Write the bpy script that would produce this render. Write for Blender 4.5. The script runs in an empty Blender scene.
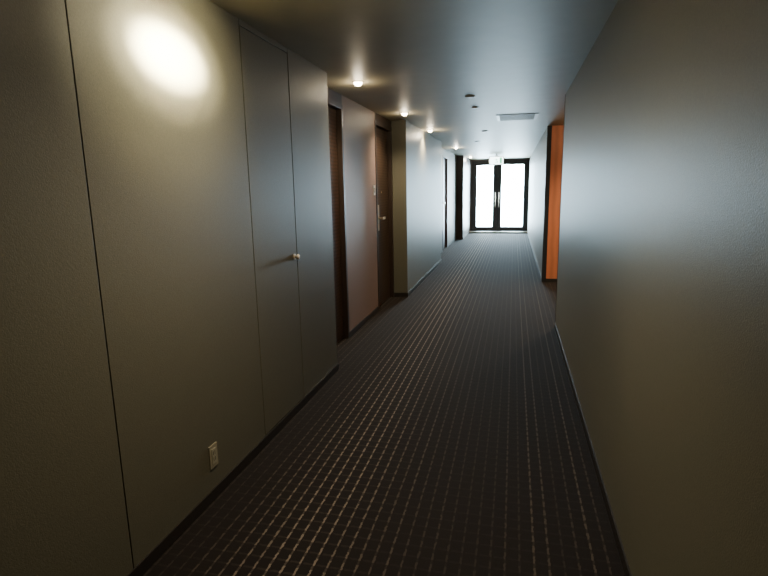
import bpy, bmesh, math
from mathutils import Matrix, Vector
S=bpy.context.scene
COL=S.collection
h=1.55
XL=-1.452; XR=0.484; XC=-1.66; H=2.456; YE=18.6; YB=-2.6

# ---------------- materials ----------------
def mat(name, col, rough=0.5, metal=0.0, noise=0.0, nscale=40, bump=0.0, bscale=300, spec=0.5, emis=None, estr=0, wave=None, coat=0):
    m=bpy.data.materials.new(name); m.use_nodes=True
    nt=m.node_tree; b=nt.nodes['Principled BSDF']
    b.inputs['Base Color'].default_value=(*col,1); b.inputs['Roughness'].default_value=rough
    b.inputs['Metallic'].default_value=metal; b.inputs['Specular IOR Level'].default_value=spec
    if coat: b.inputs['Coat Weight'].default_value=coat
    tc=nt.nodes.new('ShaderNodeTexCoord')
    if noise>0:
        n=nt.nodes.new('ShaderNodeTexNoise'); n.inputs['Scale'].default_value=nscale; n.inputs['Detail'].default_value=6
        nt.links.new(tc.outputs['Object'],n.inputs['Vector'])
        r=nt.nodes.new('ShaderNodeMapRange'); r.inputs[1].default_value=.3; r.inputs[2].default_value=.7
        r.inputs[3].default_value=1-noise; r.inputs[4].default_value=1+noise
        nt.links.new(n.outputs['Fac'],r.inputs[0])
        v=nt.nodes.new('ShaderNodeVectorMath'); v.operation='SCALE'; v.inputs[0].default_value=col
        nt.links.new(r.outputs[0],v.inputs['Scale']); nt.links.new(v.outputs[0],b.inputs['Base Color'])
    src=None
    if wave:
        w=nt.nodes.new('ShaderNodeTexWave'); w.bands_direction=wave[0]; w.inputs['Scale'].default_value=wave[1]
        w.inputs['Distortion'].default_value=wave[2]; w.inputs['Detail'].default_value=3
        nt.links.new(tc.outputs['Object'],w.inputs['Vector'])
        mx=nt.nodes.new('ShaderNodeMapRange'); mx.inputs[3].default_value=wave[3]; mx.inputs[4].default_value=2-wave[3]
        nt.links.new(w.outputs['Fac'],mx.inputs[0])
        v=nt.nodes.new('ShaderNodeVectorMath'); v.operation='SCALE'; v.inputs[0].default_value=col
        nt.links.new(mx.outputs[0],v.inputs['Scale']); nt.links.new(v.outputs[0],b.inputs['Base Color'])
        src=w.outputs['Fac']
    if bump>0:
        if src is None:
            n2=nt.nodes.new('ShaderNodeTexNoise'); n2.inputs['Scale'].default_value=bscale; n2.inputs['Detail'].default_value=3
            nt.links.new(tc.outputs['Object'],n2.inputs['Vector']); src=n2.outputs['Fac']
        bp=nt.nodes.new('ShaderNodeBump'); bp.inputs['Strength'].default_value=bump; bp.inputs['Distance'].default_value=.003
        nt.links.new(src,bp.inputs['Height']); nt.links.new(bp.outputs[0],b.inputs['Normal'])
    if emis:
        b.inputs['Emission Color'].default_value=(*emis,1); b.inputs['Emission Strength'].default_value=estr
    return m

M_wall=mat('wall_vinyl_taupe',(.122,.113,.078),.48,noise=.10,nscale=160,bump=.3,bscale=240,spec=.45)
M_pink=mat('wall_vinyl_rose',(.235,.15,.12),.5,noise=.06,nscale=90,bump=.25,bscale=220)
M_ceil=mat('ceiling_satin',(.34,.303,.205),.5,noise=.04,nscale=6,bump=.08,bscale=40,spec=.45)
M_dark=mat('dark_timber',(.040,.022,.013),.4,bump=.2,wave=('Z',9,1.5,.6))
M_frame=mat('dark_frame',(.030,.018,.012),.4,noise=.1)
M_base=mat('baseboard_dark',(.025,.020,.016),.4,noise=.1)
M_orange=mat('orange_timber',(.54,.17,.075),.5,bump=.04,wave=('X',3,2.5,.88))
M_metal=mat('brushed_nickel',(.80,.70,.55),.35,metal=1,noise=.05)
M_alu=mat('dark_anodised',(.02,.02,.022),.5,metal=0,noise=.05,spec=.3)
M_white=mat('white_plastic',(.80,.77,.70),.4,noise=.02)
M_ivory=mat('ivory_plate',(.30,.27,.19),.4,noise=.03)
M_outl=mat('outlet_insert',(.36,.33,.24),.4,noise=.03)
M_black=mat('black_slot',(.01,.01,.01),.6,noise=.02)
M_lamp=mat('lamp_glow',(1,.9,.7),.5,emis=(1,.82,.55),estr=45)
M_green=mat('exit_green',(.02,.3,.12),.5,emis=(.1,.9,.4),estr=2)
M_signw=mat('sign_white',(.9,.95,.95),.5,emis=(.85,1,.97),estr=9)
M_conc=mat('balcony_concrete',(.5,.5,.5),.8,noise=.1,nscale=8)
M_ringm=mat('lamp_trim',(.34,.31,.23),.4,noise=.03)

# glass
M_glass=bpy.data.materials.new('door_glass'); M_glass.use_nodes=True
nt=M_glass.node_tree; nt.nodes.clear()
o=nt.nodes.new('ShaderNodeOutputMaterial'); mx=nt.nodes.new('ShaderNodeMixShader'); t=nt.nodes.new('ShaderNodeBsdfTransparent'); g=nt.nodes.new('ShaderNodeBsdfGlossy')
t.inputs[0].default_value=(.9,.97,1,1); g.inputs['Roughness'].default_value=.02; mx.inputs[0].default_value=.07
nt.links.new(t.outputs[0],mx.inputs[1]); nt.links.new(g.outputs[0],mx.inputs[2]); nt.links.new(mx.outputs[0],o.inputs[0])

# carpet
M_carpet=bpy.data.materials.new('carpet_stitched'); M_carpet.use_nodes=True
nt=M_carpet.node_tree; b=nt.nodes['Principled BSDF']; L=nt.links
def N(op,a,bv=None,c=None):
    n=nt.nodes.new('ShaderNodeMath'); n.operation=op
    for i,x in enumerate((a,bv,c)):
        if x is None: continue
        if isinstance(x,(int,float)): n.inputs[i].default_value=x
        else: L.new(x,n.inputs[i])
    return n.outputs[0]
tc=nt.nodes.new('ShaderNodeTexCoord'); sp=nt.nodes.new('ShaderNodeSeparateXYZ'); L.new(tc.outputs['Object'],sp.inputs[0])
nz=nt.nodes.new('ShaderNodeTexNoise'); nz.inputs['Scale'].default_value=60; L.new(tc.outputs['Object'],nz.inputs[0])
jit=N('MULTIPLY',N('SUBTRACT',nz.outputs['Fac'],.5),.012)
X=N('ADD',sp.outputs[0],jit); Y=N('ADD',sp.outputs[1],jit)
px,py=.060,.070
fx=N('FRACT',N('DIVIDE',X,px)); fy=N('FRACT',N('DIVIDE',Y,py))
wn=nt.nodes.new('ShaderNodeTexWhiteNoise'); wn.noise_dimensions='1D'; L.new(N('FLOOR',N('DIVIDE',X,px)),wn.inputs['W'])
lineX=N('MULTIPLY',N('LESS_THAN',fx,.15),N('MULTIPLY_ADD',N('LESS_THAN',fy,.62),.72,.28))
lineY=N('MULTIPLY',N('LESS_THAN',fy,.16),N('GREATER_THAN',fx,.3))
amp=N('MULTIPLY_ADD',N('POWER',wn.outputs['Value'],2.5),.38,.11)
sheen_band=N('MAXIMUM',N('SUBTRACT',1.0,N('ABSOLUTE',N('DIVIDE',N('ADD',sp.outputs[0],.88),.40))),0.0)  # light reflected from the end doors, painted in as brighter stitches on the left
amp2=N('MULTIPLY_ADD',sheen_band,1.35,amp)
mask=N('MAXIMUM',N('MULTIPLY',lineX,amp2),N('MULTIPLY',lineY,N('MULTIPLY_ADD',sheen_band,.10,.03)))
n2=nt.nodes.new('ShaderNodeTexNoise'); n2.inputs['Scale'].default_value=350; L.new(tc.outputs['Object'],n2.inputs[0])
mask=N('MULTIPLY',mask,N('MULTIPLY_ADD',n2.outputs['Fac'],1.2,.4))
mc=nt.nodes.new('ShaderNodeMix'); mc.data_type='RGBA'; mc.clamp_factor=False
mc.inputs[6].default_value=(.0145,.0108,.0088,1); mc.inputs[7].default_value=(.165,.130,.100,1)
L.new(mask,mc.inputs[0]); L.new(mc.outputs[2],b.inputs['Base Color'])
b.inputs['Roughness'].default_value=.9; b.inputs['Specular IOR Level'].default_value=.11
bp=nt.nodes.new('ShaderNodeBump'); bp.inputs['Strength'].default_value=.5; bp.inputs['Distance'].default_value=.004
L.new(N('ADD',n2.outputs['Fac'],mask),bp.inputs['Height']); L.new(bp.outputs[0],b.inputs['Normal'])

# ---------------- mesh helpers ----------------
def obj(name, boxes=(), cyls=(), parent=None, bevel=0.0):
    bm=bmesh.new(); mats=[]
    def mi(m):
        if m not in mats: mats.append(m)
        return mats.index(m)
    for (x0,x1,y0,y1,z0,z1,m) in boxes:
        r=bmesh.ops.create_cube(bm,size=1,matrix=Matrix.Translation(((x0+x1)/2,(y0+y1)/2,(z0+z1)/2))@Matrix.Diagonal((abs(x1-x0),abs(y1-y0),abs(z1-z0),1)))
        for f in {f for v in r['verts'] for f in v.link_faces}: f.material_index=mi(m)
    for c in cyls:
        cen,ax,r0,dep,m=c[:5]; r2=c[5] if len(c)>5 else r0
        rot={'Z':Matrix(),'X':Matrix.Rotation(math.pi/2,4,'Y'),'Y':Matrix.Rotation(-math.pi/2,4,'X')}[ax]
        r=bmesh.ops.create_cone(bm,cap_ends=True,segments=32,radius1=r0,radius2=r2,depth=dep,matrix=Matrix.Translation(cen)@rot)
        for f in {f for v in r['verts'] for f in v.link_faces}:
            f.material_index=mi(m)
            if len(f.verts)==4: f.smooth=True
    me=bpy.data.meshes.new(name); bm.to_mesh(me); bm.free()
    for m in mats: me.materials.append(m)
    ob=bpy.data.objects.new(name,me); COL.objects.link(ob)
    if parent: ob.parent=parent
    if bevel>0:
        md=ob.modifiers.new('bevel','BEVEL'); md.width=bevel; md.segments=2; md.limit_method='ANGLE'
    return ob
def empty(name):
    e=bpy.data.objects.new(name,None); COL.objects.link(e); return e

# ---------------- shell ----------------
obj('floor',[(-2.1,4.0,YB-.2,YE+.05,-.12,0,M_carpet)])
obj('ceiling',[(-2.1,4.0,YB-.2,YE+.05,H,H+.15,M_ceil)])
W=M_wall
obj('wall_left',[
 (-2.0,XL-.012,YB,4.15,0,H,W),
 (XL-.012,XL,YB,1.577,.0,H,W),(XL-.012,XL,1.583,2.757,.0,H,W),
 (XL-.012,XL,2.763,3.387,2.425,H,W),(XL-.012,XL,3.393,4.15,.0,H,W),
 (-2.0,XC,4.15,4.22,0,H,M_frame),
 (-2.0,XC,5.15,6.42,0,H,M_pink),
 (-2.0,XC,4.22,5.15,2.36,H,M_frame),(-2.0,XC,6.42,7.32,2.36,H,M_frame),
 (-2.0,XC-.25,4.15,7.32,0,H,M_frame),
 (-2.0,XL,7.32,10.99,0,H,W),
 (-2.0,XC,10.99,12.75,0,H,W),(-2.0,XC,13.75,15.9,0,H,W),(-2.0,XC,12.75,13.75,2.3,H,W),(-2.0,XC-.25,12.75,13.75,0,H,M_frame),
 (-2.0,XL,15.9,YE,0,H,M_dark),
],bevel=.0015)
obj('wall_right',[
 (XR,XR+.2,YB,5.9,0,H,W),
 (XR+.2,3.6,5.7,5.9,0,H,W),
 (XR,XR+.2,9.03,YE,0,H,W),(XR,XR+.06,8.83,9.03,0,H,W),
],bevel=.0015)
obj('wall_lobby_orange',[(XR+.06,3.6,8.83,9.03,0,H,M_orange)])
obj('wall_lobby_side',[(3.6,3.8,5.7,9.03,0,H,W)])
obj('wall_back',[(-2.0,XR+.2,YB-.15,YB,0,H,W)])
obj('wall_end',[(-2.0,XL+.04,YE-.02,YE+.12,0,H,M_frame),(XR-.01,XR+.2,YE-.02,YE+.12,0,H,M_frame),(XL+.03,XR,YE-.02,YE+.12,H-.06,H,M_frame)])
obj('trim_1',[(XR-.006,XR+.062,8.818,8.83,0,H,M_alu),(XR-.006,XR,8.83,8.88,0,H,M_alu)])
obj('trim_2',[(XR-.003,XR+.03,5.9,5.904,0,H,M_alu)])
B=M_base; bh=.06; bt=.008
obj('baseboard_left',[
 (XL,XL+bt,YB,4.15+bt,.001,bh,B),(XC,XL,4.15,4.15+bt,.001,bh,B),
 (XC,XC+bt,5.15,6.42,.001,bh,B),(XC,XL+bt,7.32-bt,7.32,.001,bh,B),(XL,XL+bt,7.32,10.99,.001,bh,B),
 (XC,XC+bt,10.99,12.75,.001,bh,B),(XC,XC+bt,13.75,15.9,.001,bh,B),(XL,XL+bt,15.9,YE-.06,.001,bh,B)])
obj('baseboard_right',[(XR-bt,XR,YB,5.9+bt,.001,bh,B),(XR-bt,XR,8.83,YE-.06,.001,bh,B),(XR+.06,3.6,8.822,8.83,.001,bh,B)])

d=empty('door_1')
obj('leaf',[(XL-.011,XL,2.766,3.384,.065,2.42,M_wall)],parent=d,bevel=.002)
obj('knob',(),[((XL+.004,3.335,1.10),'X',.020,.008,M_metal),((XL+.016,3.335,1.10),'X',.008,.02,M_metal),((XL+.031,3.335,1.10),'X',.019,.014,M_metal,.015)],parent=d,bevel=.002)

def roomdoor(name,y0,y1,handle_near=True,top=2.36):
    e=empty(name); fw=.045
    obj('frame',[(XC-.20,XC+.008,y0,y0+fw,0.001,top,M_frame),(XC-.20,XC+.008,y1-fw,y1,0.001,top,M_frame),(XC-.20,XC+.008,y0+fw,y1-fw,top-fw,top,M_frame)],parent=e,bevel=.003)
    obj('leaf',[(XC-.09,XC-.045,y0+fw+.003,y1-fw-.003,.008,top-fw-.004,M_dark)],parent=e,bevel=.002)
    yh=y0+fw+.20 if handle_near else y1-fw-.09
    s=1 if handle_near else -1
    x=XC-.045
    obj('handle',[(x,x+.010,yh-.036,yh+.036,1.01,1.34,M_metal),
                  (x+.045,x+.068,yh-.012 if s>0 else yh-.13,yh+.15 if s>0 else yh+.012,1.150,1.184,M_metal)],
        [((x+.03,yh,1.17),'X',.014,.05,M_metal),((x+.012,yh,1.09),'X',.014,.01,M_metal)],parent=e,bevel=.003)
    obj('peephole',(),[((x+.002,(y0+y1)/2,1.5),'X',.010,.006,M_metal)],parent=e)
    return e
roomdoor('door_2',4.22,5.15,True)
roomdoor('door_3',6.42,7.32,True)
roomdoor('door_4',12.75,13.75,True,2.3)
obj('room_number_sign',[(XC,XC+.008,6.27,6.36,1.47,1.59,M_metal),(XC+.008,XC+.010,6.285,6.345,1.50,1.56,M_ivory)],bevel=.002)

obj('wall_outlet',[(XL,XL+.006,2.155,2.225,.17,.29,M_ivory),(XL+.006,XL+.009,2.172,2.208,.19,.27,M_outl),
 (XL+.009,XL+.0095,2.181,2.185,.205,.225,M_black),(XL+.009,XL+.0095,2.195,2.199,.205,.225,M_black),
 (XL+.009,XL+.0095,2.181,2.185,.238,.258,M_black),(XL+.009,XL+.0095,2.195,2.199,.238,.258,M_black)])

# ---------------- end double door ----------------
e=empty('door_5'); y0,y1=YE-.06,YE+.04
def fr(x0,x1,z0,z1,m=M_alu,a=y0,b=y1): return (x0,x1,a,b,z0,z1,m)
xa,xb=XL+.042,XR-.012
xm=-.55; zt=H-.062
obj('frame',[fr(xa,xa+.07,.001,zt),fr(xb-.07,xb,.001,zt),fr(xa+.07,xb-.07,H-.12,zt),fr(xa+.07,xb-.07,.001,.035,M_alu),
   fr(xa+.05,xa+.11,.001,zt,M_alu,y1,y1+.03),fr(xb-.11,xb-.05,.001,zt,M_alu,y1,y1+.03),fr(xa+.05,xb-.05,H-.16,zt,M_alu,y1,y1+.03),fr(xm-.03,xm+.03,.001,zt,M_alu,y1,y1+.03),fr(xa+.05,xb-.05,.001,.08,M_alu,y1,y1+.03)],parent=e)
obj('leaf_small',[fr(xa+.073,xa+.17,.037,H-.123),fr(xm-.14,xm-.002,.037,H-.123),fr(xa+.17,xm-.14,.037,.18),fr(xa+.17,xm-.14,H-.20,H-.123)],parent=e)
obj('leaf_large',[fr(xm+.002,xm+.14,.037,H-.123),fr(xb-.16,xb-.073,.037,H-.123),fr(xm+.14,xb-.16,.037,.18),fr(xm+.14,xb-.16,H-.20,H-.123)],parent=e)
obj('glass_small',[fr(xa+.17,xm-.14,.18,H-.20,M_glass,YE+.01,YE+.018)],parent=e)
obj('glass_large',[fr(xm+.14,xb-.16,.18,H-.20,M_glass,YE+.01,YE+.018)],parent=e)
for n,xx in (('pull_small',xm-.05),('pull_large',xm+.055)):
    obj(n,(),[((xx,y0-.05,1.1),'Z',.012,.5,M_metal),((xx,y0-.025,.9),'Y',.009,.05,M_metal),((xx,y0-.025,1.3),'Y',.009,.05,M_metal)],parent=e)
obj('entrance_step',[(XL+.01,XR-.01,YE-.5,YE-.065,.001,.05,M_base),(XL+.01,XR-.01,YE-.515,YE-.5,.03,.053,M_metal)],bevel=.003)
obj('balcony_slab',[(-3,2,YE+.13,YE+3,-.12,-.0,M_conc)])

# ---------------- ceiling fixtures ----------------
LC=(1,.84,.59)
def downlight(y,x=-1.333,p=90,pt=3,aim=None,col=LC):
    e=empty('recessed_downlight')
    bm=bmesh.new(); 
    prof=[(.055,0),(.053,-.006),(.044,-.006),(.038,-.001)]
    seg=32; rings=[[bm.verts.new((x+r*math.cos(2*math.pi*i/seg),y+r*math.sin(2*math.pi*i/seg),H+z)) for i in range(seg)] for r,z in prof]
    for a,b2 in zip(rings,rings[1:]):
        for i in range(seg): bm.faces.new((a[i],a[(i+1)%seg],b2[(i+1)%seg],b2[i]))
    me=bpy.data.meshes.new('trim_ring'); bm.to_mesh(me); bm.free(); me.materials.append(M_ringm)
    for f in me.polygons: f.use_smooth=True
    o=bpy.data.objects.new('trim_ring',me); COL.objects.link(o); o.parent=e
    bm=bmesh.new(); bmesh.ops.create_uvsphere(bm,u_segments=24,v_segments=12,radius=.036,matrix=Matrix.Translation((x,y,H-.006))@Matrix.Diagonal((1,1,.75,1)))
    for f in bm.faces: f.smooth=True
    me=bpy.data.meshes.new('bulb'); bm.to_mesh(me); bm.free(); me.materials.append(M_lamp)
    o=bpy.data.objects.new('bulb',me); COL.objects.link(o); o.parent=e
    l=bpy.data.lights.new('spot','SPOT'); l.energy=p; l.color=col; l.spot_size=math.radians(140); l.spot_blend=1; l.shadow_soft_size=.03
    lo=bpy.data.objects.new('spot',l); lo.location=(x,y,H-.075); COL.objects.link(lo); lo.parent=e
    l=bpy.data.lights.new('glow','POINT'); l.energy=pt; l.color=col; l.shadow_soft_size=.03
    lo=bpy.data.objects.new('glow',l); lo.location=(x,y,H-.085); COL.objects.link(lo); lo.parent=e
    if aim:
        for nm,en,ang,sc in (('accent',aim[3],aim[4],(1.25,.62,1)),('accent_mid',aim[3]*.06,aim[4]*1.5,(1.25,.75,1)),('accent_halo',aim[3]*.013,aim[4]*2.5,(1.15,.9,1))):
            l=bpy.data.lights.new(nm,'SPOT'); l.energy=en; l.color=(1,.91,.62); l.spot_size=math.radians(ang); l.spot_blend=1; l.shadow_soft_size=.04
            lo=bpy.data.objects.new(nm,l); lo.location=(x,y,H-.04); COL.objects.link(lo); lo.parent=e; lo.scale=sc
            lo.rotation_euler=(Vector(aim[:3])-Vector((x,y,H-.04))).to_track_quat('-Z','Y').to_euler()
for y in (4.61,6.63): downlight(y,p=110)
downlight(8.7,p=150,pt=8)
downlight(12.7,p=240,pt=12,col=(1,.93,.80))
downlight(16.9,p=240,pt=12,col=(1,.93,.80))  # extra lamp put in to brighten the far end of the corridor
downlight(2.05,x=-.60,p=115,pt=6,aim=(-1.452,2.13,2.135,10500,29))
downlight(7.7,x=1.3,p=240,pt=20)  # unseen lobby lamp, added to light up the orange wall

obj('ceiling_air_vent',[(-.25,.28,7.25,7.85,H-.008,H-.0005,M_ringm)]+[(-.21,.24,7.30+i*.05,7.32+i*.05,H-.012,H-.008,M_ceil) for i in range(11)],bevel=.001)
for (x,y,r) in ((-.46,5.67,.05),(-.46,6.45,.04),(-.5,9.2,.055),(-.75,11.2,.05)):
    obj('smoke_detector',(),[((x,y,H-.004),'Z',r,.007,M_white),((x,y,H-.011),'Z',r*.6,.007,M_white,r*.85)],bevel=.002)
e=empty('exit_sign')
obj('housing',[(-.72,-.30,15.8,15.86,H-.30,H-.06,M_white)],parent=e,bevel=.005)
obj('face',[(-.70,-.32,15.792,15.80,H-.28,H-.08,M_signw)],parent=e)
obj('running_figure',[(-.52,-.50,15.788,15.792,H-.20,H-.13,M_green),(-.56,-.47,15.788,15.792,H-.16,H-.145,M_green),(-.56,-.51,15.788,15.792,H-.24,H-.225,M_green),(-.50,-.46,15.788,15.792,H-.24,H-.20,M_green),(-.42,-.35,15.788,15.792,H-.26,H-.10,M_green)],parent=e)
obj('stem',[(-.53,-.49,15.81,15.85,H-.06,H-.0005,M_white)],parent=e)

# ---------------- world ----------------
w=bpy.data.worlds.new('world'); S.world=w; w.use_nodes=True
bg=w.node_tree.nodes['Background']; bg.inputs[0].default_value=(.76,.91,1,1); bg.inputs[1].default_value=92
pl=bpy.data.lights.new('window_portal','AREA'); pl.shape='RECTANGLE'; pl.size=1.9; pl.size_y=2.3
pl.cycles.is_portal=True
po=bpy.data.objects.new('window_portal',pl); po.location=((xa+xb)/2,YE+.14,H/2); po.rotation_euler=(math.radians(-90),0,0); COL.objects.link(po)

# ---------------- camera ----------------
f=526.0
dv=Vector((130,102,-f)).normalized()
up=Vector((-51,2777,f)); up=(up-dv*up.dot(dv)).normalized()
xv=dv.cross(up)
R=Matrix((xv,dv,up))
cam=bpy.data.cameras.new('camera'); cam.lens=36*f/768; cam.sensor_width=36; cam.clip_start=.02
co=bpy.data.objects.new('camera',cam); co.matrix_world=Matrix.Translation((0,0,h))@R.to_4x4(); COL.objects.link(co)
S.camera=co
